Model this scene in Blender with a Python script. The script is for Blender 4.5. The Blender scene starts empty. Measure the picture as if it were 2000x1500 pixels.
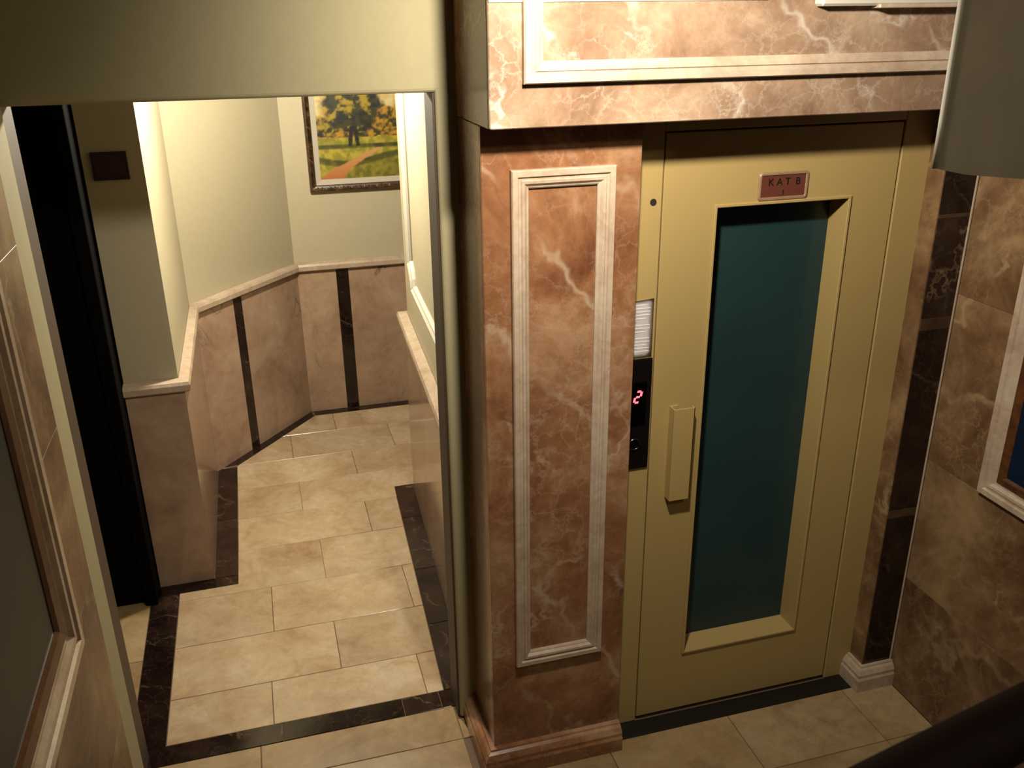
import bpy, bmesh, math, random
from mathutils import Vector, Matrix
random.seed(7)
S = bpy.context.scene
C = S.collection
PI = math.pi

# ------------------------------------------------------------------ camera
cd = bpy.data.cameras.new('camera'); cam = bpy.data.objects.new('camera', cd); C.objects.link(cam)
YAW, PIT, ROL, FPX, CH = math.radians(15.7305), math.radians(22.3113), math.radians(-0.68518), 1764.28, 2.4
fw = Vector((math.sin(YAW)*math.cos(PIT), math.cos(YAW)*math.cos(PIT), -math.sin(PIT)))
rt = Vector((math.cos(YAW), -math.sin(YAW), 0)); up = rt.cross(fw)
r2 = math.cos(ROL)*rt + math.sin(ROL)*up; u2 = -math.sin(ROL)*rt + math.cos(ROL)*up
m3 = Matrix((r2, u2, -fw)).transposed()
cam.matrix_world = Matrix.Translation((0, 0, CH)) @ m3.to_4x4()
cd.sensor_width = 36; cd.lens = FPX*36/2000; cd.clip_start = .05
cd.dof.use_dof = True; cd.dof.focus_distance = 2.9; cd.dof.aperture_fstop = 14
S.camera = cam
def pix(x, y):
    return r2*((x-1000)/FPX) - u2*((y-750)/FPX) + fw
def on_z(x, y, z):
    d = pix(x, y); return Vector((0, 0, CH)) + d*((z-CH)/d.z)
def on_y(x, y, Y):
    d = pix(x, y); return Vector((0, 0, CH)) + d*(Y/d.y)

# ------------------------------------------------------------------ world, lamps, exposure
w = bpy.data.worlds.new('world'); S.world = w; w.use_nodes = True
w.node_tree.nodes['Background'].inputs[0].default_value = (.9, .85, .8, 1)
w.node_tree.nodes['Background'].inputs[1].default_value = .008
def lamp(name, loc, watt, col, rad):
    l = bpy.data.lights.new(name, 'POINT'); l.energy = watt; l.color = col; l.shadow_soft_size = rad
    o = bpy.data.objects.new(name, l); C.objects.link(o); o.location = loc; return o
def spot(name, loc, aim, watt, col, rad, half, blend=1):
    l = bpy.data.lights.new(name, 'SPOT'); l.energy = watt; l.color = col; l.shadow_soft_size = rad; l.spot_size = math.radians(2*half); l.spot_blend = blend
    o = bpy.data.objects.new(name, l); C.objects.link(o); o.location = loc
    o.rotation_euler = (Vector(aim)-Vector(loc)).to_track_quat('-Z', 'Y').to_euler(); return o
spot('hall_spotlight', (.655, 1.52, 2.66), (1.12, 2.3, 2.2), 175, (1, .91, .77), .045, 77)
lamp('stairwell_fill', (1.25, -.55, 3.7), 52, (1, .86, .60), .12)  # unseen fill lamp, added behind the camera to brighten the hall
spot('corridor_downlight', (.12, 3.98, 2.55), (.12, 3.98, 0), 230, (1, .91, .73), .06, 88, .15)
vs = S.view_settings
vs.view_transform = 'Standard'; vs.look = 'None'; vs.exposure = 0; vs.gamma = 1; vs.use_curve_mapping = False

# ------------------------------------------------------------------ materials
ALB = .52   # overall reflectance level
def lin(h):
    r = []
    for i in (0, 2, 4):
        c = int(h[i:i+2], 16)/255
        r.append(c/12.92 if c <= .04045 else ((c+.055)/1.055)**2.4)
    return (*[ALB*c for c in r], 1)
class NT:
    def __init__(s, name):
        s.m = bpy.data.materials.new(name); s.m.use_nodes = True; s.t = s.m.node_tree
        s.b = s.t.nodes['Principled BSDF']
    def n(s, typ, **kw):
        nd = s.t.nodes.new(typ)
        for k, v in kw.items():
            if k in nd.inputs: nd.inputs[k].default_value = v
            else: setattr(nd, k, v)
        return nd
    def l(s, a, b): s.t.links.new(a, b)
    def ramp(s, fac, stops, interp='LINEAR'):
        r = s.n('ShaderNodeValToRGB'); r.color_ramp.interpolation = interp
        e = r.color_ramp.elements
        while len(e) < len(stops): e.new(.5)
        for el, (p, c) in zip(e, stops): el.position = p; el.color = c
        s.l(fac, r.inputs[0]); return r.outputs[0]
    def mix(s, fac, a, b, mode='MIX'):
        x = s.n('ShaderNodeMix', data_type='RGBA', blend_type=mode)
        if isinstance(fac, (int, float)): x.inputs[0].default_value = fac
        else: s.l(fac, x.inputs[0])
        for v, i in ((a, 6), (b, 7)):
            if isinstance(v, tuple): x.inputs[i].default_value = v
            else: s.l(v, x.inputs[i])
        return x.outputs[2]
    def coords(s, scale=1, rand=True, stretch=(1, 1, 1)):
        tc = s.n('ShaderNodeTexCoord'); out = tc.outputs['Object']
        if rand:
            oi = s.n('ShaderNodeObjectInfo')
            mu = s.n('ShaderNodeMath', operation='MULTIPLY'); mu.inputs[1].default_value = 41; s.l(oi.outputs['Random'], mu.inputs[0])
            ad = s.n('ShaderNodeVectorMath', operation='ADD'); s.l(out, ad.inputs[0]); s.l(mu.outputs[0], ad.inputs[1]); out = ad.outputs[0]
            s.rnd = oi.outputs['Random']
        mp = s.n('ShaderNodeMapping'); mp.inputs['Scale'].default_value = [scale*q for q in stretch]; s.l(out, mp.inputs[0])
        return mp.outputs[0]
G0, G1 = (0, 0, 0, 1), (1, 1, 1, 1)
def g(v): return (v, v, v, 1)
def marble(name, dark, mid, light, vein, vscale=4, vamt=.7, cloud=3, rough=.16, vary=.12, width=.05, stain=None):
    k = NT(name); co = k.coords(1)
    n1 = k.n('ShaderNodeTexNoise', Scale=cloud, Detail=11, Roughness=.68, Distortion=.5); k.l(co, n1.inputs['Vector'])
    base = k.ramp(n1.outputs[0], [(.34, dark), (.5, mid), (.66, light)])
    # fine mottling
    n3 = k.n('ShaderNodeTexNoise', Scale=cloud*7, Detail=6, Roughness=.7); k.l(co, n3.inputs['Vector'])
    base = k.mix(.6, base, k.ramp(n3.outputs[0], [(.3, g(.40)), (.7, g(.60))]), 'OVERLAY')
    # wispy veins: narrow bands of warped, stretched noise, broken up by a mask
    def wisp(scale, wd, rot, stretch, lo, hi, dist):
        mp = k.n('ShaderNodeMapping'); mp.inputs['Rotation'].default_value = rot; mp.inputs['Scale'].default_value = stretch; k.l(co, mp.inputs[0])
        nz = k.n('ShaderNodeTexNoise', Scale=scale, Detail=7, Roughness=.55, Distortion=dist); k.l(mp.outputs[0], nz.inputs['Vector'])
        line = k.ramp(nz.outputs[0], [(.5-wd, G0), (.5-wd*.3, g(.35)), (.5, G1), (.5+wd*.3, g(.35)), (.5+wd, G0)])
        n2 = k.n('ShaderNodeTexNoise', Scale=scale*.9, Detail=2); k.l(co, n2.inputs['Vector'])
        return k.mix(1.0, line, k.ramp(n2.outputs[0], [(lo, G0), (hi, G1)]), 'MULTIPLY')
    def band(scale, rot, wd, dist, lo, hi):
        mp = k.n('ShaderNodeMapping'); mp.inputs['Rotation'].default_value = rot; k.l(co, mp.inputs[0])
        wv = k.n('ShaderNodeTexWave', wave_type='BANDS', bands_direction='X', Scale=scale, Distortion=dist, Detail=5); wv.inputs['Detail Scale'].default_value = 1.3; wv.inputs['Detail Roughness'].default_value = .62; k.l(mp.outputs[0], wv.inputs['Vector'])
        line = k.ramp(wv.outputs['Fac'], [(1-wd, G0), (1-wd*.4, g(.25)), (1, G1)])
        n2 = k.n('ShaderNodeTexNoise', Scale=scale*2.4, Detail=4, Roughness=.6); k.l(mp.outputs[0], n2.inputs['Vector'])
        return k.mix(1.0, line, k.ramp(n2.outputs[0], [(lo, G0), (hi, G1)]), 'MULTIPLY')
    def crackle(scale, wd, lo, hi):
        nd = k.n('ShaderNodeTexNoise', Scale=scale*.7, Detail=6, Roughness=.65); k.l(co, nd.inputs['Vector'])
        sc = k.n('ShaderNodeVectorMath', operation='SCALE'); sc.inputs['Scale'].default_value = 2.2/scale; k.l(nd.outputs['Color'], sc.inputs[0])
        ad = k.n('ShaderNodeVectorMath', operation='ADD'); k.l(co, ad.inputs[0]); k.l(sc.outputs[0], ad.inputs[1])
        v = k.n('ShaderNodeTexVoronoi', feature='DISTANCE_TO_EDGE', Scale=scale); k.l(ad.outputs[0], v.inputs['Vector'])
        line = k.ramp(v.outputs['Distance'], [(0, g(.9)), (wd*.4, g(.35)), (wd, G0)])
        n2 = k.n('ShaderNodeTexNoise', Scale=scale*.28, Detail=5, Roughness=.6); k.l(co, n2.inputs['Vector'])
        return k.mix(1.0, line, k.ramp(n2.outputs[0], [(lo, G0), (hi, G1)]), 'MULTIPLY')
    va = k.mix(1.0, band(vscale*.22, (.6, .75, .35), width*.75, 7, .47, .62), band(vscale*.30, (-.5, 1.9, 1.1), width*.6, 9, .50, .64), 'ADD')
    vb = crackle(vscale*2.6, width*1.5, .40, .62)
    tot = k.mix(.65, va, vb, 'ADD')
    mu = k.n('ShaderNodeMath', operation='MULTIPLY', use_clamp=True); mu.inputs[1].default_value = vamt; k.l(tot, mu.inputs[0])
    col = k.mix(mu.outputs[0], base, vein)
    if stain:
        col = k.mix(wisp(1.6, .022, (.6, .3, .2), (1.5, 1.5, 1), .56, .64, .8), col, stain)
    hsv = k.n('ShaderNodeHueSaturation'); k.l(col, hsv.inputs['Color'])
    mr = k.n('ShaderNodeMapRange'); mr.inputs[3].default_value = 1-vary; mr.inputs[4].default_value = 1+vary; k.l(k.rnd, mr.inputs[0]); k.l(mr.outputs[0], hsv.inputs['Value'])
    k.l(hsv.outputs[0], k.b.inputs['Base Color'])
    k.b.inputs['Roughness'].default_value = rough
    return k.m
def plain(name, col, rough=.5, metal=0, noise=.06, nscale=60, bump=0, spec=.5):
    k = NT(name); co = k.coords(1, rand=False)
    n = k.n('ShaderNodeTexNoise', Scale=nscale, Detail=4); k.l(co, n.inputs['Vector'])
    c = k.mix(1.0, col, k.ramp(n.outputs[0], [(.3, g(1-noise)), (.7, G1)]), 'MULTIPLY')
    k.l(c, k.b.inputs['Base Color']); k.b.inputs['Roughness'].default_value = rough; k.b.inputs['Metallic'].default_value = metal
    k.b.inputs['Specular IOR Level'].default_value = spec
    if bump:
        b = k.n('ShaderNodeBump', Strength=bump, Distance=.002); k.l(n.outputs[0], b.inputs['Height']); k.l(b.outputs[0], k.b.inputs['Normal'])
    return k.m
def emit(name, col, st):
    k = NT(name); k.b.inputs['Base Color'].default_value = (0, 0, 0, 1)
    k.b.inputs['Emission Color'].default_value = col; k.b.inputs['Emission Strength'].default_value = st
    return k.m
def wood(name, a, b, rough=.3):
    k = NT(name); co = k.coords(1, rand=False)
    wv = k.n('ShaderNodeTexNoise', Scale=14, Detail=6, Distortion=2.0); k.l(co, wv.inputs['Vector'])
    k.l(k.ramp(wv.outputs[0], [(.3, a), (.7, b)]), k.b.inputs['Base Color']); k.b.inputs['Roughness'].default_value = rough
    return k.m

M = {}
M['brown'] = marble('brown_marble', lin('7e4d33'), lin('a8744f'), lin('cba07a'), lin('e0c4a4'), 5, .55, 3, .24, .05)
M['beam'] = marble('beige_brown_marble', lin('93725a'), lin('b59478'), lin('d0b496'), lin('f2e4d0'), 6, .65, 3.5, .24, .05)
M['gold'] = marble('golden_marble', lin('634229'), lin('8d6a48'), lin('b8966a'), lin('d0b082'), 5, .55, 3, .42, .05)
M['darkmid'] = marble('mid_dark_marble', lin('4a3426'), lin('5a4230'), lin('6b5038'), lin('8c7358'), 7, .4, 5, .2, .1)
M['mould'] = marble('cream_marble', lin('c9ad92'), lin('dcc3a8'), lin('e6d2b8'), lin('b58e6f'), 6, .2, 7, .25, .02)
M['dark'] = marble('dark_marble', lin('1c1210'), lin('2b1c18'), lin('3d2a22'), lin('8c7358'), 7, .5, 5, .12, .25, .03)
M['dado'] = marble('pink_marble', lin('b8957a'), lin('cdab8e'), lin('d9bb9d'), lin('a07f62'), 3, .25, 2.5, .13, .06, .05, lin('6a6650'))
M['tile'] = marble('cream_floor_tile', lin('c6a27c'), lin('dcbf98'), lin('ead3b0'), lin('a98258'), 4, .28, 3.2, .22, .08, .05)
M['htile'] = marble('sand_floor_tile', lin('a4845a'), lin('c0a174'), lin('cfb58a'), lin('8f6b4c'), 3, .4, 2.6, .25, .06, .06)
M['plaster'] = plain('cream_plaster', lin('c8bb8e'), .75, 0, .05, 30, .05)
M['cplaster'] = plain('corridor_plaster', lin('dacdaa'), .6, 0, .04, 30, .04)
M['white'] = plain('white_plaster', lin('e9e2cf'), .5, 0, .03)
M['door'] = plain('yellow_paint', lin('cfb170'), .42, 0, .03, 200, .03)
M['doordk'] = plain('door_gap', lin('1a1208'), .8)
M['glass'] = plain('dark_glass', lin('2c4848'), .3, 0, .12, 3, spec=.35)
M['grout'] = plain('grout', lin('7d6146'), .8)
M['sill'] = plain('sill_metal', lin('3a3830'), .4, .6)
M['black'] = plain('black_wood', lin('0a0809'), .8, 0, .3, 10, spec=.06)
M['rail'] = wood('rail_wood', lin('1c0d10'), lin('281317'), .7); M['rail'].node_tree.nodes['Principled BSDF'].inputs['Specular IOR Level'].default_value = .12
M['frame'] = wood('mirror_wood', lin('4a2a17'), lin('7a4b28'), .35)
M['mirror'] = plain('dark_wall_glass', lin('343a34'), .4, 0, .02, spec=.15)
M['rmirror'] = plain('blue_glass', lin('1a2742'), .08, 0, .02, spec=.7)
M['cloth'] = plain('grey_cloth', lin('d0c8b8'), .85, 0, .10, 14, .2)
M['darkbrown'] = plain('dark_brown', lin('57432c'), .6, 0, .08)  # dark brown; on the hidden corridor faces it soaks up bounce light
M['ceil'] = plain('ceiling_paint', lin('8a8068'), .8)
M['paper'] = plain('paper', (.80, .76, .76, 1), .7, 0, .02)
M['ink'] = plain('grey_ink', (.66, .62, .63, 1), .8)
M['panel'] = plain('panel_steel', lin('1d1618'), .35, .4)
M['pblack'] = plain('panel_window', lin('040405'), .15)
M['red'] = emit('red_led', (1, .06, .08, 1), 6)
M['chrome'] = plain('chrome', lin('7a7874'), .25, 1, .02)
M['brass'] = plain('plaque_rim', lin('c8a27c'), .4, .3)
M['plaque'] = plain('plaque_face', lin('7a4434'), .3, 0, .1)
M['letter'] = plain('letter_black', lin('120808'), .5)
M['pframe'] = marble('gilt_dark_frame', lin('1e120c'), lin('3a2415'), lin('6b4722'), lin('b98a4a'), 30, .5, 25, .35, .02, .08)
M['liner'] = plain('cream_liner', lin('d8cdb8'), .7)
M['sign'] = plain('dark_red_sign', lin('401a1a'), .45)
def canvas_mat():
    k = NT('painted_canvas'); a = k.n('ShaderNodeAttribute', attribute_name='paint')
    k.l(a.outputs['Color'], k.b.inputs['Base Color']); k.b.inputs['Roughness'].default_value = .45
    return k.m
M['canvas'] = canvas_mat()

# ------------------------------------------------------------------ builders
def wloc(o):
    v = Vector((0, 0, 0))
    while o is not None: v = v + Vector(o.location); o = o.parent
    return v
def obj(name, bm, mat, parent=None, smooth=False):
    if parent is not None:
        bmesh.ops.translate(bm, verts=bm.verts, vec=-wloc(parent))
    bmesh.ops.recalc_face_normals(bm, faces=bm.faces)
    me = bpy.data.meshes.new(name); bm.to_mesh(me); bm.free()
    if smooth:
        for p in me.polygons: p.use_smooth = True
    me.materials.append(M[mat] if isinstance(mat, str) else mat)
    o = bpy.data.objects.new(name, me); C.objects.link(o); o.parent = parent
    return o
def struct(name, bm, mat, label=None):
    o = obj(name, bm, mat); o['kind'] = 'structure'
    if label: o['label'] = label
    return o
def thing(name, label, cat, loc, group=None):
    o = bpy.data.objects.new(name, None); C.objects.link(o); o.location = loc; o.empty_display_size = .05
    o['label'] = label; o['category'] = cat
    if group: o['group'] = group
    return o
def box(x0, x1, y0, y1, z0, z1, bev=0, bm=None, seg=1):
    b = bmesh.new()
    r = bmesh.ops.create_cube(b, size=1)
    for v in b.verts:
        v.co = Vector(((x0+x1)/2+v.co.x*(x1-x0), (y0+y1)/2+v.co.y*(y1-y0), (z0+z1)/2+v.co.z*(z1-z0)))
    if bev: bmesh.ops.bevel(b, geom=b.edges[:]+b.verts[:], offset=bev, segments=seg, affect='EDGES', profile=.5)
    if bm is None: return b
    me = bpy.data.meshes.new('tmp'); b.to_mesh(me); b.free(); bm.from_mesh(me); bpy.data.meshes.remove(me); return bm
def prism(poly, z0, z1, bev=0):
    b = bmesh.new(); n = len(poly)
    lo = [b.verts.new((p[0], p[1], z0)) for p in poly]; hi = [b.verts.new((p[0], p[1], z1)) for p in poly]
    b.faces.new(lo[::-1]); top = b.faces.new(hi)
    for i in range(n): b.faces.new((lo[i], lo[(i+1) % n], hi[(i+1) % n], hi[i]))
    if bev: bmesh.ops.bevel(b, geom=list(top.edges), offset=bev, segments=1, affect='EDGES', profile=.5)
    return b
def inset_poly(poly, d):
    n = len(poly); out = []
    for i in range(n):
        a, b, c = Vector(poly[i-1]), Vector(poly[i]), Vector(poly[(i+1) % n])
        e1, e2 = (b-a).normalized(), (c-b).normalized()
        n1, n2 = Vector((-e1.y, e1.x)), Vector((-e2.y, e2.x))
        k = 1+n1.dot(n2)
        out.append(b+(n1+n2)*(d/max(k, .15)))
    return out
def ring(poly, prof, mp):
    """closed moulding: poly counter-clockwise in (u,v); prof = (inset, height) list; mp maps (u,v,h) to world"""
    b = bmesh.new(); rows = []
    for d, h in prof:
        rows.append([b.verts.new(mp(q.x, q.y, h)) for q in inset_poly(poly, d)])
    n = len(poly)
    for r in range(len(prof)-1):
        for i in range(n):
            b.faces.new((rows[r][i], rows[r][(i+1) % n], rows[r+1][(i+1) % n], rows[r+1][i]))
    return b
def rect(u0, u1, v0, v1): return [(u0, v0), (u1, v0), (u1, v1), (u0, v1)]
def front(Y): return lambda u, v, h: (u, Y-h, v)
def leftw(X): return lambda u, v, h: (X+h, u, v)
def rightw(X): return lambda u, v, h: (X-h, u, v)
def profile_stone(wd, hh):
    return [(0, 0), (0, hh*.75), (wd*.06, hh), (wd*.34, hh), (wd*.40, hh*.72), (wd*.52, hh*.72), (wd*.58, hh*.9), (wd*.72, hh*.85), (wd*.86, hh*.5), (wd*.93, hh*.45), (wd, hh*.3), (wd, 0)]
def tube(points, rad, n=10, bm=None, cap=True, flat=(1, 1)):
    b = bm or bmesh.new(); rows = []
    for i, p in enumerate(points):
        p = Vector(p); a = Vector(points[max(i-1, 0)]); c = Vector(points[min(i+1, len(points)-1)])
        t = (c-a).normalized(); s = t.cross(Vector((0, 0, 1)))
        if s.length < 1e-4: s = Vector((1, 0, 0))
        s.normalize(); q = s.cross(t)
        rows.append([b.verts.new(p+s*math.cos(2*PI*j/n)*rad*flat[0]+q*math.sin(2*PI*j/n)*rad*flat[1]) for j in range(n)])
    for r in range(len(rows)-1):
        for j in range(n): b.faces.new((rows[r][j], rows[r][(j+1) % n], rows[r+1][(j+1) % n], rows[r+1][j]))
    if cap: b.faces.new(rows[0][::-1]); b.faces.new(rows[-1])
    return b
def disc(cx, cz, Y, rad, th, n=20):
    return tube([(cx, Y, cz), (cx, Y-th, cz)], rad, n)
def text(name, body, size, loc, mat, parent, depth=.0006):
    cu = bpy.data.curves.new(name, 'FONT'); cu.body = body; cu.size = size; cu.align_x = 'CENTER'; cu.align_y = 'CENTER'; cu.extrude = depth
    t = bpy.data.objects.new(name, cu); C.objects.link(t)
    bpy.context.view_layer.update()
    me = bpy.data.meshes.new_from_object(t.evaluated_get(bpy.context.evaluated_depsgraph_get()))
    bpy.data.objects.remove(t); bpy.data.curves.remove(cu)
    b = bmesh.new(); b.from_mesh(me); bpy.data.meshes.remove(me)
    for v in b.verts: v.co = Vector((loc[0]+v.co.x, loc[1]-v.co.z, loc[2]+v.co.y))
    return obj(name, b, mat, parent)
def clip(poly, a, nrm):
    """keep the side of the line through a where (p-a).nrm >= 0"""
    out = []
    for i in range(len(poly)):
        p, q = Vector(poly[i]), Vector(poly[(i+1) % len(poly)])
        dp, dq = (p-Vector(a)).dot(Vector(nrm)), (q-Vector(a)).dot(Vector(nrm))
        if dp >= 0: out.append(p)
        if dp*dq < 0: out.append(p+(q-p)*(dp/(dp-dq)))
    return out

# ------------------------------------------------------------------ key dimensions (metres)
XL, XR = -.573, 2.14           # hall side walls
YD, YC, YB, YO = 2.378, 2.30, 2.20, 2.57   # elevator door, pilaster face, beam face, corridor opening
XC0, XC1 = .571, 1.021         # left pilaster
ZB, ZL, ZT = 2.137, 2.20, 2.95  # beam underside, lintel underside, ceiling
B_, C_, D_ = (-.375, 3.768), (-.375, 4.873), (.2, 5.565)   # corridor dado corners
RW0, RW1 = (.58, 2.70), (.665, 4.40)                        # corridor right wall

# ------------------------------------------------------------------ floors
fl = struct('floor', box(-1.6, 2.4, -1.4, 5.9, -.10, -.004), 'grout')
ga = .0014
def ftile(name, poly, mat, z=0.0):
    if len(poly) < 3: return
    try: q = inset_poly(poly, ga)
    except Exception: q = poly
    obj(name, prism(q, -.012, z, .0012), mat, fl)
dCD = (Vector(D_)-Vector(C_)).normalized(); nCD = Vector((dCD.y, -dCD.x))
Ain = Vector(C_)+nCD*.056
rin = lambda y: .485+(y-2.757)*(.559-.485)/(4.40-2.757)
nR = Vector((-1, (.559-.485)/(4.40-2.757)))
rows = [(2.735, 2.975, [-.15, .42]), (2.975, 3.29, [.12]), (3.29, 3.625, [-.128, .47]), (3.625, 3.97, [.118]), (3.97, 4.285, [.38]),
        (4.285, 4.61, [.06]), (4.61, 4.912, [.385, .985]), (4.912, 5.237, [.047, .647, 1.247]), (5.237, 5.496, [.33, .93, 1.53])]
for y0, y1, js in rows:
    segs = [(y0, y1)]
    if y0 < 3.69 < y1: segs = [(y0, 3.69), (3.69, y1)]
    if y0 < 4.40 < y1: segs = [(y0, y1)]
    x0 = -.525 if y1 <= 3.69 else -.27
    x1 = 2.2 if y0 >= 4.2 else 1.0
    if y0 < 3.69 < y1:
        xs = [-.27]+js+[1.0]
        pl = [(-.525, y0), (js[0], y0), (js[0], y1), (-.27, y1), (-.27, 3.69), (-.525, 3.69)]
        obj('tile', prism(pl, -.012, 0, .0012), 'tile', fl)
        p = [Vector(q) for q in rect(js[0], 1.0, y0, y1)]
        ftile('tile', clip(p, (rin(2.757), 2.757), nR), 'tile'); continue
    xs = [x0]+[j for j in js if j > x0]+[x1]
    for a, b in zip(xs[:-1], xs[1:]):
        p = [Vector(q) for q in rect(a, b, y0, y1)]
        if y1 < 4.3: p = clip(p, (rin(2.757), 2.757), nR)
        elif y0 < 4.3 and b > .5:
            # tile running past the end of the right-hand border
            p = [Vector(q) for q in [(a, y0), (rin(y0), y0), (rin(4.40), 4.40), (b, 4.40), (b, y1), (a, y1)]]
            obj('tile', prism(p, -.012, 0, .0012), 'tile', fl); continue
        p = clip(p, Ain, nCD) if len(p) > 2 else p
        ftile('tile', p, 'tile')
# dark border strips
def border(p): ftile('border_tile', [Vector(q) for q in p], 'dark')
for a, b in ((-.64, -.12), (-.12, .32), (.32, .46), (.46, .576)): border(rect(a, b, 2.64, 2.735))
for a, b in ((2.735, 3.05), (3.05, 3.40), (3.40, 3.69)): border(rect(-.645, -.525, a, b))
border([(-.645, 3.69), (-.27, 3.69), (-.27, 3.768), (-.645, 3.768)])
for a, b in ((3.768, 4.30), (4.30, 4.895)): border(rect(-.375, -.27, a, b))
e0, e1 = Vector(C_), Vector(D_)
border([(-.27, 4.915), e0+Vector((.0, .022)), e0+(e1-e0)*.5, e0+(e1-e0)*.5+nCD*.056][::-1])
border([e0+(e1-e0)*.5, e1, Vector((.216, 5.496)), e0+(e1-e0)*.5+nCD*.056][::-1])
for a, b in ((.216, .7), (.7, 1.4), (1.4, 2.2)): border(rect(a, b, 5.496, 5.565))
rwx = lambda y: RW0[0]+(y-RW0[1])*(RW1[0]-RW0[0])/(RW1[1]-RW0[1])
for a, b in ((2.735, 3.15), (3.15, 3.57), (3.57, 4.05), (4.05, 4.40)):
    border([(rin(a), a), (rwx(a), a), (rwx(b), b), (rin(b), b)])
# threshold strip, side strip, hall tiles, lift sill
for a, b in ((-.573, -.2), (-.2, .50)): ftile('threshold_tile', [Vector(q) for q in rect(a, b, 2.47, 2.64)], 'htile')
ftile('threshold_tile', [Vector(q) for q in rect(-1.45, -.645, 2.70, 3.25)], 'htile'); ftile('threshold_tile', [Vector(q) for q in rect(-1.45, -.645, 3.25, 3.74)], 'htile')
ftile('threshold_tile', [Vector(q) for q in rect(.50, .571, 2.47, 2.57)], 'htile')
hx = [-.573, .02, .50, .978, 1.456, 1.937, 2.14]; hy = [.55, 1.05, 1.55, 2.03, 2.47]
for j in range(4):
    for i in range(6):
        y1 = hy[j+1]
        if j == 3 and i > 1: y1 = 2.30
        ftile('tile', [Vector(q) for q in rect(hx[i], hx[i+1], hy[j], y1)], 'htile')
obj('door_sill', box(1.021, 2.014, 2.303, 2.374, -.02, .001, .001), 'sill', fl)

# ------------------------------------------------------------------ hall walls
wl = struct('wall_left', box(-.75, XL, -.9, YO, 0, ZT, .006), 'plaster')
def slabs_left():
    ys = [(.55, 1.30), (1.30, 2.376)]
    for y0, y1 in ys:
        for z0, z1 in ((0, .47), (.47, .955), (.955, 1.42), (1.42, 1.90), (1.90, 2.36), (2.36, 2.93)):
            obj('marble_slab', box(XL-.002, XL+.012, y0+.0008, y1-.0008, z0+.0004, z1-.0004, .0004), 'gold', wl)
slabs_left()
PST = profile_stone
obj('panel_moulding', ring(rect(.92, 2.075, .955, 2.30), PST(.088, .028), leftw(XL+.012)), 'mould', wl)
wr = struct('wall_right', box(XR+.012, XR+.2, -.9, 2.70, 0, ZT), 'plaster')
for y0, y1 in ((.55, 1.30), (1.30, 2.296)):
    for z0, z1 in ((0, .47), (.47, .955), (.955, 1.55), (1.55, 2.2), (2.2, 2.93)):
        obj('marble_slab', box(XR, XR+.014, y0+.0008, y1-.0008, z0+.0005, z1-.0005, .0008), 'gold', wr)
obj('panel_moulding', ring(rect(.95, 2.048, .965, 2.30)[::1], PST(.062, .022), rightw(XR)), 'mould', wr)

# ------------------------------------------------------------------ left pilaster, beam, right pilaster
p1 = struct('trim_1', box(XC0+.012, XC1-.004, YC+.012, 2.70, 0, ZB-.001), 'plaster', 'brown marble pilaster with long framed panel left of lift door')
obj('marble_slab', box(XC0, XC1, YC, YC+.014, .09, ZB-.002, .002), 'brown', p1)
obj('marble_slab', box(XC0, XC0+.014, YC+.014, YO+.001, .09, ZB-.002, .001), 'brown', p1)
obj('panel_moulding', ring(rect(.648, .942, .425, 2.022), PST(.050, .020), front(YC)), 'mould', p1)
def plinth(path, zt, pr, name, parent, cap=True):
    """skirting along an open path in plan; pr = (outward, z) profile; outward is to the right of travel"""
    b = bmesh.new(); n = len(path); R = []
    for i, p in enumerate(path):
        p = Vector(p); es = []
        if i > 0: es.append((p-Vector(path[i-1])).normalized())
        if i < n-1: es.append((Vector(path[i+1])-p).normalized())
        ns = [Vector((e.y, -e.x)) for e in es]
        d = ns[0] if len(ns) == 1 else (ns[0]+ns[1])/(1+ns[0].dot(ns[1]))
        R.append([b.verts.new((p.x+d.x*o, p.y+d.y*o, z)) for o, z in pr])
    m = len(pr)
    for i in range(n-1):
        for j in range(m-1): b.faces.new((R[i][j], R[i+1][j], R[i+1][j+1], R[i][j+1]))
    b.faces.new(R[0]); b.faces.new(R[-1][::-1])
    return b
PL = [(0, 0), (.046, 0), (.046, .052), (.040, .060), (.040, .072), (.028, .088), (.018, .094), (.016, .10), (0, .10)]
obj('plinth', plinth([(XC0, YO-.002), (XC0, YC), (XC1, YC)], .1, PL, 'plinth', p1), 'brown', p1)
p2 = struct('trim_2', box(2.026, XR+.012, 2.312, 2.70, 0, ZB-.001), 'plaster', 'narrow marble pilaster with dark face right of lift door')
zs = [(.10, .735), (.765, 1.435), (1.475, 1.80), (1.812, ZB-.002)]
obj('marble_slab', box(2.014, 2.027, YC+.004, YD+.03, .09, ZB-.002, .001), 'gold', p2)
for z0, z1 in zs: obj('dark_slab', box(2.020, XR-.004, YC, YC+.014, z0, z1, .001), 'dark', p2)
for z0, z1 in ((.735, .765), (1.435, 1.475), (1.80, 1.812)): obj('joint_slab', box(2.020, XR-.004, YC, YC+.014, z0, z1, .0004), 'darkmid', p2)
obj('corner_bead', box(XR-.006, XR, YC-.004, YC+.01, .1, ZB-.002, .001), 'mould', p2)
PL2 = [(o*.72, z) for o, z in PL]
obj('plinth', plinth([(2.014, YD), (2.014, YC), (XR, YC)], .1, PL2, 'plinth', p2), 'mould', p2)
bm_ = struct('trim_3', box(XC0+.013, XR+.012, YB+.015, 2.70, ZB+.012, ZT), 'plaster', 'brown marble beam with framed panel above lift door')
for x0, x1 in ((XC0, XR),): obj('marble_slab', box(x0+.0004, x1-.0004, YB, YB+.016, ZB, ZT-.01, .0025), 'beam', bm_)
obj('marble_slab', box(XC0, XC0+.014, YB+.016, YO+.001, ZB, ZT-.01, .001), 'brown', bm_)
obj('soffit_slab', box(XC0+.014, XR, YB+.016, 2.378, ZB, ZB+.014), 'brown', bm_)
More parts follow.
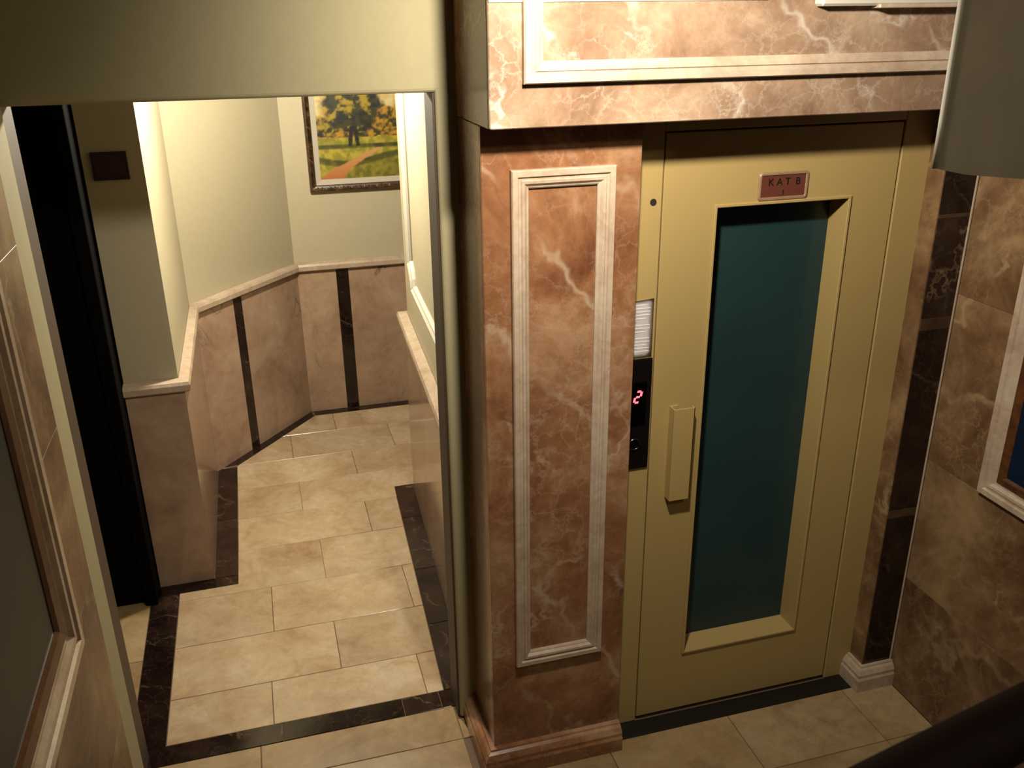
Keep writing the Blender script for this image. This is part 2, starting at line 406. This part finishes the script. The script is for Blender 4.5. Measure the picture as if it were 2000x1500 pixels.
obj('panel_moulding', ring(rect(.654, 2.04, 2.241, 2.80), PST(.052, .022), front(YB)), 'mould', bm_)
obj('cornice_strip', box(XC0+.002, 1.30, YB-.004, YB+.001, 2.424, 2.47, .001), 'white', bm_)

# ------------------------------------------------------------------ opening to the corridor
wf = struct('wall_front', box(-1.6, .583, YO, 2.70, ZL, ZT, .012, seg=3), 'plaster')
obj('jamb', box(-1.6, -.60, 2.45, YO-.004, 0, ZL+.02), 'plaster', wf)
obj('bounce_absorber', box(-1.45, -.58, YO-.004, 2.704, 0, 2.85), 'darkbrown', wf)  # these two dark slabs are added to cut bounce light in the corridor
obj('bounce_absorber', box(-.58, .5, 2.699, 2.704, ZL+.02, 2.85), 'darkbrown', wf)
obj('jamb', box(.512, .585, YO, 2.70, 0, ZL+.02, .010, seg=3), 'plaster', wf)
obj('reveal_strip', box(.506, .513, YO+.012, 2.70, 0, ZL, .001), 'darkbrown', wf)  # thin dark brown strip over the jamb reveal

# ------------------------------------------------------------------ corridor walls
ZCC = 2.90
def wall_run(name, a, b, thick, mat='cplaster', off=.02, cap=True):
    """wall behind the line a->b (dado face), room on the right of travel; plaster set back by off"""
    a, b = Vector(a), Vector(b); d = (b-a).normalized(); n = Vector((d.y, -d.x))
    q = [a-n*off, b-n*off, b-n*(off+thick), a-n*(off+thick)]
    return d, n, q
def dado(parent, a, b, cuts, ext0=0, ext1=0):
    a, b = Vector(a), Vector(b); d = (b-a).normalized(); n = Vector((d.y, -d.x)); L = (b-a).length
    for t0, t1, mat in cuts:
        p0, p1_ = a+d*(t0+.0006), a+d*(t1-.0006)
        obj('inlay_strip' if mat == 'dark' else 'dado_panel', prism([p0, p1_, p1_-n*.02, p0-n*.02][::-1], 0, .945, .0008), mat, parent)
def rail(parent, path):
    obj('chair_rail', plinth(path, 0, [(-.018, .943), (.018, .943), (.026, .950), (.028, .975), (.022, .988), (-.018, .994)], 'r', parent), 'mould', parent)
A_ = (-.645, 3.768)
w1 = struct('wall_corridor_left', prism([(-.61, 3.788), (-.395, 3.788), (-.395, 4.88), (-.75, 4.88), (-.75, 3.95), (-.61, 3.95)], 0, ZCC), 'cplaster')
dado(w1, (-.612, 3.768), B_, [(0, .237, 'dado')])
dado(w1, (-.375, 3.768), C_, [(0, .52, 'dado'), (.52, 1.105, 'dado')])
w2 = struct('wall_corridor_angled', prism([Vector(C_)-nCD*.02-dCD*.02, Vector(D_)-nCD*.02+dCD*.02, Vector(D_)-nCD*.25, Vector(C_)-nCD*.25-dCD*.1], 0, ZCC), 'cplaster')
LCD = (Vector(D_)-Vector(C_)).length; ti = (Vector((-.165, 5.14))-Vector(C_)).dot(dCD)
dado(w2, C_, D_, [(0, ti-.035, 'dado'), (ti-.035, ti+.035, 'dark'), (ti+.035, LCD, 'dado')])
w3 = struct('wall_corridor_back', box(.17, 2.4, 5.585, 5.8, 0, ZCC), 'cplaster')
dado(w3, D_, (2.2, 5.565), [(0, .237, 'dado'), (.237, .313, 'dark'), (.313, .95, 'dado'), (.95, 1.02, 'dark'), (1.02, 2.0, 'dado')])
rail(w3, [(-.612, 3.768), B_, C_, D_, (2.2, 5.565)])
dR = (Vector(RW1)-Vector(RW0)).normalized(); nRW = Vector((-dR.y, dR.x))   # pointing into the corridor
o2 = -nRW*.02
w4 = struct('wall_corridor_right', prism([Vector(RW0)+o2, Vector((1.5, 2.70)), Vector((2.2, 4.38)), Vector(RW1)+o2-dR*.02], 0, ZCC), 'cplaster')
LRW = (Vector(RW1)-Vector(RW0)).length
for t0, t1 in ((0.0, .45), (.45, 1.06), (1.06, 1.58), (1.58, LRW)):
    p0, q0 = Vector(RW0)+dR*(t0+.001), Vector(RW0)+dR*(t1-.001)
    obj('dado_panel', prism([p0, p0+o2, q0+o2, q0], 0, .945, .0008), 'dado', w4)
obj('dado_panel', prism([(RW1[0]+.0015, RW1[1]-.0185), (RW1[0]+.0015, RW1[1]), (2.2, 4.40), (2.2, 4.3815)][::-1], 0, .945, .0008), 'dado', w4)
obj('chair_rail', plinth([(2.2, 4.40), RW1, RW0], 0, [(-.018, .943), (.020, .943), (.030, .950), (.032, .975), (.026, .990), (-.018, .996)], 'r', w4), 'mould', w4)
# white plaster panel frame with stepped corner on the right wall
def rwmap(u, v, h):
    p = Vector(RW0)+o2+dR*u+nRW*h; return (p.x, p.y, v)
def notched(u0, u1, v0, v1, r=.10, k=6):
    pts = []
    for (cx, cy, a0, sx, sy) in ((u0, v0, 90, 1, 1), (u1, v0, 180, 1, 1), (u1, v1, 270, 1, 1), (u0, v1, 0, 1, 1)):
        for i in range(k+1):
            a = math.radians(a0-90*i/k); pts.append((cx+r*math.cos(a), cy+r*math.sin(a)))
    return pts
obj('panel_moulding', ring(notched(.12, 1.36, 1.22, 2.35), [(0, 0), (0, .010), (.006, .022), (.018, .026), (.028, .018), (.036, .016), (.042, .006), (.042, 0)], rwmap), 'white', w4)
struct('wall_corridor_side', box(-1.6, -1.45, 2.70, 4.0, 0, ZCC), 'darkbrown')
struct('wall_corridor_door', box(-1.45, -.64, 3.74, 3.94, 0, ZCC), 'cplaster')
struct('wall_corridor_end', box(2.2, 2.4, 4.38, 5.585, 0, ZCC), 'cplaster')
struct('ceiling_corridor', box(-1.6, 2.4, 2.70, 5.8, ZCC, ZCC+.1), 'ceil')
struct('ceiling', box(-.75, 2.4, -.9, 2.70, 4.6, 4.7), 'ceil')

# ------------------------------------------------------------------ black flat door in the corridor
d2 = struct('door_2', box(-1.44, -.66, 3.66, 3.70, .005, 2.10, .003), 'black', 'near-black wooden flat door in the corridor')
obj('door_frame', box(-.662, -.612, 3.632, 3.74, 0, 2.17, .003), 'black', d2)
obj('door_frame', box(-1.45, -.662, 3.632, 3.74, 2.105, 2.17, .003), 'black', d2)
for z0, z1 in ((.2, .95), (1.1, 1.9)): obj('raised_panel', ring(rect(-1.33, -.77, z0, z1), [(0, 0), (.01, .01), (.04, .006), (.05, 0)], front(3.66)), 'black', d2)
obj('peephole', disc(-.807, 1.63, 3.66, .012, .006), 'brass', d2)

# ------------------------------------------------------------------ lift door
d1 = struct('door_1', box(.99, 1.122, YD-.002, YD+.05, 0, 2.13, .002), 'door', 'yellow painted lift door with tall dark window')
obj('door_frame', box(1.911, 2.016, YD-.002, YD+.05, 0, 2.13, .002), 'door', d1)
obj('door_frame', box(1.122, 1.911, YD-.002, YD+.05, 2.091, 2.13, .002), 'door', d1)
for gx in ((1.112, 1.137), (1.898, 1.921)): obj('shadow_gap', box(gx[0], gx[1], YD+.03, YD+.06, .0, 2.11), 'doordk', d1)
obj('shadow_gap', box(1.137, 1.898, YD+.03, YD+.06, 2.08, 2.11), 'doordk', d1)
obj('shadow_gap', box(1.137, 1.898, YD+.03, YD+.06, 0, .02), 'doordk', d1)
# leaf: four rails round a window opening
WX0, WX1, WZ0, WZ1 = 1.300, 1.742, .272, 1.866
def leaf():
    b = bmesh.new(); Y0, Y1 = YD, YD+.045
    O = rect(1.127, 1.906, .014, 2.086); I = rect(WX0, WX1, WZ0, WZ1)
    ro = [(0, Y1), (0, Y0+.002), (.002, Y0)]
    vs_ = []
    for d, y in ro: vs_.append([b.verts.new((q.x, y, q.y)) for q in inset_poly(O, d)])
    vs_.append([b.verts.new((q[0], Y0, q[1])) for q in I])
    # slightly splayed reveal back to the glass
    G = inset_poly(I, .004); vs_.append([b.verts.new((q.x, YD+.082, q.y)) for q in G])
    for r in range(len(vs_)-1):
        for i in range(4): b.faces.new((vs_[r][i], vs_[r][(i+1) % 4], vs_[r+1][(i+1) % 4], vs_[r+1][i]))
    return b
lf = obj('door_leaf', leaf(), 'door', d1)
obj('window_glass', box(WX0-.01, WX1+.01, YD+.080, YD+.088, WZ0-.01, WZ1+.01), 'glass', lf)
obj('window_trim', ring(rect(WX0-.010, WX1+.010, WZ0-.010, WZ1+.010), [(0, 0), (0, .005), (.002, .007), (.008, .007), (.010, .005), (.010, -.004)], front(YD)), 'door', lf)
# handle: folded open-ended channel
hd = bmesh.new()
box(1.186, 1.190, YD-.034, YD+.002, .922, 1.248, .0006, hd)
box(1.186, 1.258, YD-.036, YD-.032, .922, 1.248, .0008, hd)
box(1.254, 1.258, YD-.036, YD-.018, .922, 1.248, .0006, hd)
box(1.188, 1.215, YD-.004, YD+.001, .922, 1.248, .0006, hd)
box(1.188, 1.256, YD-.034, YD-.004, .922, .926, 0, hd)
obj('handle', hd, 'door', lf)
obj('lock_hole', disc(1.095, 1.896, YD-.0015, .010, .002, 16), 'doordk', d1)

# ------------------------------------------------------------------ plaque on the lift door
t = thing('floor_plaque', 'small dark brown floor plaque reading KAT above the lift window', 'sign', (1.512, YD, 1.877))
def rrect(x0, x1, z0, z1, r, k=5):
    pts = []
    for cx, cz, a0 in ((x1-r, z0+r, -90), (x1-r, z1-r, 0), (x0+r, z1-r, 90), (x0+r, z0+r, 180)):
        for i in range(k+1):
            a = math.radians(a0+90*i/k); pts.append((cx+r*math.cos(a), cz+r*math.sin(a)))
    return pts
def plate(poly, Y, th, bev=0):
    b = bmesh.new()
    A = [b.verts.new((p[0], Y, p[1])) for p in poly]; Bq = [b.verts.new((p[0], Y-th, p[1])) for p in poly]
    b.faces.new(A); b.faces.new(Bq[::-1]); n = len(poly)
    for i in range(n): b.faces.new((A[i], Bq[i], Bq[(i+1) % n], A[(i+1) % n]))
    return b
obj('rim', ring(rrect(1.429, 1.595, 1.877, 1.960, .012), [(0, -.001), (0, .004), (.003, .006), (.008, .006), (.010, .003), (.010, 0)], front(YD)), 'brass', t)
obj('face', plate(rrect(1.436, 1.588, 1.884, 1.953, .008), YD+.0005, .0035), 'plaque', t)
text('lettering', 'K A T  B', .030, (1.514, YD-.0036, 1.930), 'letter', t)
text('lettering', '1', .020, (1.512, YD-.0036, 1.900), 'letter', t)

# ------------------------------------------------------------------ paper notice and call panel on the lift frame
t = thing('paper_notice', 'white printed paper notice taped to the lift frame above the call panel', 'notice', (1.073, YD-.002, 1.424))
sh = bmesh.new(); NX, NZ = 4, 12; gv = []
for j in range(NZ+1):
    row = []
    for i in range(NX+1):
        u, v = i/NX, j/NZ
        row.append(sh.verts.new((1.034+u*.079, YD-.0035-.0004*math.sin(v*PI*2.2)*u, 1.424+v*.186-.006*(1-u)*v)))
    gv.append(row)
for j in range(NZ):
    for i in range(NX): sh.faces.new((gv[j][i], gv[j][i+1], gv[j+1][i+1], gv[j+1][i]))
bmesh.ops.solidify(sh, geom=sh.faces[:], thickness=.0005)
obj('sheet', sh, 'paper', t, True)
for k in range(15):
    if k in (5, 9): continue
    ww = .052 if k % 4 else .038
    obj('print_line', box(1.050, 1.050+ww, YD-.0045, YD-.0036, 1.590-k*.0105, 1.5925-k*.0105), 'ink', t)
t = thing('call_panel', 'dark lift call panel with red floor digit and round button', 'call panel', (1.073, YD-.002, 1.046))
bp_ = obj('plate', box(1.028, 1.116, YD-.009, YD-.001, 1.046, 1.421, .0015), 'panel', t)
obj('display_window', box(1.040, 1.100, YD-.0108, YD-.008, 1.198, 1.345, .001), 'pblack', t)
def seg7(cx, cz, hh, wd, on, Y):
    b = bmesh.new(); s = hh*.09; sl = .22
    def bar(x0, x1, z0, z1):
        q = [(x0, z0), (x1, z0), (x1, z1), (x0, z1)]
        q = [(cx+x+(z)*sl, cz+z) for x, z in q]
        A = [b.verts.new((x, Y, z)) for x, z in q]; Bq = [b.verts.new((x, Y-.0006, z)) for x, z in q]
        b.faces.new(Bq); b.faces.new(A[::-1])
        for i in range(4): b.faces.new((A[i], A[(i+1) % 4], Bq[(i+1) % 4], Bq[i]))
    w2_, h2 = wd/2, hh/2
    D = dict(a=(-w2_+s, w2_-s, h2-s, h2+s), g=(-w2_+s, w2_-s, -s, s), d=(-w2_+s, w2_-s, -h2-s, -h2+s), b=(w2_-s, w2_+s, s*.5, h2-s*.5), c=(w2_-s, w2_+s, -h2+s*.5, -s*.5), e=(-w2_-s, -w2_+s, -h2+s*.5, -s*.5), f=(-w2_-s, -w2_+s, s*.5, h2-s*.5))
    for c in on: bar(*D[c])
    return b
obj('floor_digit', seg7(1.071, 1.297, .036, .018, 'abged', YD-.0108), 'red', t)
bt = obj('call_button', ring([(1.066+.021*math.cos(2*PI*i/24), 1.135+.021*math.sin(2*PI*i/24)) for i in range(24)], [(0, 0), (0, .004), (.003, .006), (.006, .004), (.006, .0005)], front(YD-.009)), 'chrome', t, True)
obj('button_face', disc(1.066, 1.135, YD-.009, .012, .004, 20), 'chrome', bt)
for zz in (1.395, 1.066): obj('screw', disc(1.062, zz, YD-.009, .0035, .001, 10), 'chrome', t)

# ------------------------------------------------------------------ framed landscape painting on the back wall
PX0, PX1, PZ0, PZ1 = .328, 1.00, 1.420, 2.07; PY = 5.583
t = thing('painting', 'framed landscape painting of a tree and path on the corridor back wall', 'painting', ((PX0+PX1)/2, PY, PZ0))
obj('frame', ring(rect(PX0, PX1, PZ0, PZ1), [(0, 0), (0, .02), (.006, .034), (.014, .036), (.024, .028), (.034, .024), (.040, .012), (.040, 0)], front(PY)), 'pframe', t)
for k in range(26):
    x = PX0+.02+k*(PX1-PX0-.04)/25
    for z in (PZ0+.02,): obj('frame_leaf', box(x-.003, x+.003, PY-.0335, PY-.028, z-.010, z+.010, .001), 'brass' if k % 3 == 0 else 'pframe', t)
obj('liner', ring(rect(PX0+.038, PX1-.038, PZ0+.038, PZ1-.038), [(0, 0), (0, .014), (.032, .009), (.034, 0)], front(PY)), 'liner', t)
CX0, CX1, CZ0, CZ1 = PX0+.070, PX1-.070, PZ0+.070, PZ1-.070
def hsh(i, j): 
    v = math.sin(i*127.1+j*311.7)*43758.5453; return v-math.floor(v)
def vn(x, y):
    i, j = math.floor(x), math.floor(y); fx, fy = x-i, y-j; fx, fy = fx*fx*(3-2*fx), fy*fy*(3-2*fy)
    return (hsh(i, j)*(1-fx)+hsh(i+1, j)*fx)*(1-fy)+(hsh(i, j+1)*(1-fx)+hsh(i+1, j+1)*fx)*fy
def fb(x, y): return .55*vn(x, y)+.28*vn(2.1*x+7, 2.1*y)+.17*vn(4.3*x, 4.3*y+3)
def mixc(a, b, f): f = min(max(f, 0), 1); return tuple(p*(1-f)+q*f for p, q in zip(a, b))
def sst(a, b, x): x = min(max((x-a)/(b-a), 0), 1); return x*x*(3-2*x)
K = {n: lin(h)[:3] for n, h in dict(sky='f0dc98', gold='c9952a', leaf='b59a22', dleaf='3a3a10', blk='1c1c10', grass='96902a', dgrass='3c4014', lgrass='c9b43c', path='c9783a', lpath='dca868', trunk='1d150e').items()}
def paint(u, v):
    n = fb(u*9, v*9); n2 = fb(u*22+5, v*22)
    c = mixc(K['sky'], K['gold'], sst(.35, .8, n))
    # distant woods
    c = mixc(c, mixc(K['gold'], K['dleaf'], sst(.3, .6, n2)), sst(.74, .56, v+.10*(n-.5)))
    # crown of the big tree
    r = math.hypot((u-.40)/.36, (v-.80)/.30)+.55*(n-.5)
    cr = mixc(mixc(K['dleaf'], K['blk'], sst(.4, .6, n2)), K['leaf'], sst(.50, .68, fb(u*11+2, v*14+8)))
    c = mixc(c, cr, sst(1.0, .85, r))
    r2_ = math.hypot((u-.80)/.20, (v-.66)/.14)+.5*(n-.5); c = mixc(c, mixc(K['dleaf'], K['gold'], sst(.4, .7, n2)), sst(1, .85, r2_))
    r3_ = math.hypot((u-.07)/.15, (v-.60)/.12)+.5*(n-.5); c = mixc(c, mixc(K['blk'], K['leaf'], sst(.35, .7, n2)), sst(1, .85, r3_))
    # ground in bands
    if v < .47+.02*(n-.5):
        gcol = mixc(K['grass'], K['lgrass'], sst(.35, .7, n2))
        bands = sst(.40, .385, v)*sst(.34, .355, v) + .9*sst(.27, .25, v+.05*math.sin(u*5))*sst(.17, .2, v+.05*math.sin(u*5))
        gcol = mixc(gcol, K['dgrass'], min(bands, 1)*(.6+.6*n))
        lo = sst(.20, .05, v-.25*u+.1); gcol = mixc(gcol, mixc(K['dgrass'], K['grass'], n2), lo*.7)
        pc = .12+1.0*v+.9*v*v+.55*max(v-.12, 0); pw = .17*(1-2.1*v)
        if v < .34: gcol = mixc(gcol, mixc(K['path'], K['lpath'], v*3), sst(pw, pw*.6, abs(u-pc)+.05*(n-.5)))
        c = gcol
    for tx in (.365, .435):
        if .37 < v < .60: c = mixc(c, K['trunk'], sst(.028, .018, abs(u-tx-(v-.45)*.12*(1 if tx < .4 else -1))))
    return c
cb = bmesh.new(); lay = cb.loops.layers.float_color.new('paint'); NU, NV = 84, 80; gr = []
for j in range(NV+1):
    gr.append([cb.verts.new((CX0-.003+(CX1-CX0+.006)*i/NU, PY-.007, CZ0-.003+(CZ1-CZ0+.006)*j/NV)) for i in range(NU+1)])
PC = [[paint(i/NU, j/NV) for i in range(NU+1)] for j in range(NV+1)]
for j in range(NV):
    for i in range(NU):
        f = cb.faces.new((gr[j][i], gr[j][i+1], gr[j+1][i+1], gr[j+1][i]))
        for lp, (a, b) in zip(f.loops, ((j, i), (j, i+1), (j+1, i+1), (j+1, i))): lp[lay] = (*PC[a][b], 1)
obj('canvas', cb, 'canvas', t)

# ------------------------------------------------------------------ dark sign beside the flat door
t = thing('corridor_sign', 'dark red sign on the shaded wall beside the black door', 'sign', (-.515, 3.788, 1.828))
obj('board', box(-.578, -.447, 3.779, 3.789, 1.826, 1.932, .002), 'sign', t)
obj('border', ring(rect(-.572, -.453, 1.832, 1.926), [(0, 0), (0, .001), (.004, .001), (.004, 0)], front(3.779)), 'letter', t)

# ------------------------------------------------------------------ framed glass panels inside the stone mouldings
def wall_glass(label, u0, u1, v0, v1, mp, wd, gm, loc):
    t = thing('framed_glass_panel', label, 'glass panel', loc)
    obj('frame', ring(rect(u0, u1, v0, v1), [(0, 0), (0, .012), (wd*.15, .016), (wd*.7, .012), (wd, .006), (wd, 0)], mp), 'frame', t)
    b = bmesh.new(); A = [b.verts.new(mp(*q, .004)) for q in rect(u0+wd*.6, u1-wd*.6, v0+wd*.6, v1-wd*.6)]; Bq = [b.verts.new(mp(*q, .0005)) for q in rect(u0+wd*.6, u1-wd*.6, v0+wd*.6, v1-wd*.6)]
    b.faces.new(A); b.faces.new(Bq[::-1])
    for i in range(4): b.faces.new((A[i], Bq[i], Bq[(i+1) % 4], A[(i+1) % 4]))
    obj('glass', b, gm, t)
wall_glass('large wood-framed dark glass panel on the left marble wall', .92+.088, 2.075-.088, .955+.088, 2.30-.088, leftw(XL+.0121), .055, 'mirror', (XL+.0121, 1.5, 1.043))
wall_glass('wood-framed dark blue glass panel on the right marble wall', .95+.062, 2.048-.062, .965+.062, 2.30-.062, rightw(XR-.0001), .028, 'rmirror', (XR-.0001, 1.5, 1.027))

# ------------------------------------------------------------------ white plate above the lift, grey sheet, handrail
t = thing('white_plate', 'white box fixed on the marble beam, mostly cut by the top edge', 'box', (1.67, YB, 2.406))
obj('body', box(1.434, 2.0, YB-.040, YB-.0005, 2.408, 2.53, .006), 'white', t)
obj('lower_rim', box(1.60, 2.0, YB-.046, YB-.010, 2.402, 2.412, .002), 'mould', t)

YS = 1.36
q0, q1 = on_y(1825, 329, YS), on_y(1885, 0, YS)
t = thing('hanging_sheet', 'plain grey hanging cloth sheet in the top right corner', 'cloth', (q0.x+.3, YS, q0.z))
sb = bmesh.new(); NU, NV = 36, 24; gr = []
xe = q0.x
qc, qd = on_y(1890, 342, YS), on_y(2000, 350, YS); uc, zc, ud, ze = (qc.x-xe)/.75, qc.z, (qd.x-xe)/.75, qd.z
for j in range(NV+1):
    row = []
    for i in range(NU+1):
        u, v = i/NU, j/NV; x = xe+u*.75
        zb = q0.z+(zc-q0.z)*min(u/uc, 1)+max(u-uc, 0)/(ud-uc)*(ze-zc); z = zb+(ZT-.004-zb)*v
        y = YS+.002*math.sin(u*7)*(1-.5*v)
        row.append(sb.verts.new((x, y, z)))
    gr.append(row)
for j in range(NV):
    for i in range(NU): sb.faces.new((gr[j][i], gr[j][i+1], gr[j+1][i+1], gr[j+1][i]))
bmesh.ops.solidify(sb, geom=sb.faces[:], thickness=.004)
obj('fabric', sb, 'cloth', t)
obj('hem', tube([(xe, YS+.001, q0.z+(ZT-.004-q0.z)*k/10) for k in range(11)], .005, 8), 'white', t, True)

ZH = 1.93
h0, h1 = on_z(1820, 1500, ZH), on_z(2000, 1406, ZH)
hdr = (h1-h0).normalized()
t = thing('stair_handrail', 'dark wooden stair handrail crossing the bottom right corner', 'handrail', tuple(h0+Vector((.5, 0, -.88))))
a0, a1 = h0-hdr*.55, h0+hdr*1.1
obj('rail', tube([a0+(a1-a0)*k/12 for k in range(13)], .022, 16, flat=(1.05, .9)), 'rail', t, True)
for k in (.0, .42, .62, .82, 1.0):
    p = a0+(a1-a0)*(.02+.96*k)
    obj('baluster', tube([(p.x, p.y, ZH), (p.x, p.y, 1.05)], .009, 10), 'rail', t, True)
struct('floor_landing', box(-.56, 2.13, -.85, .55, .95, 1.05, .004), 'htile')
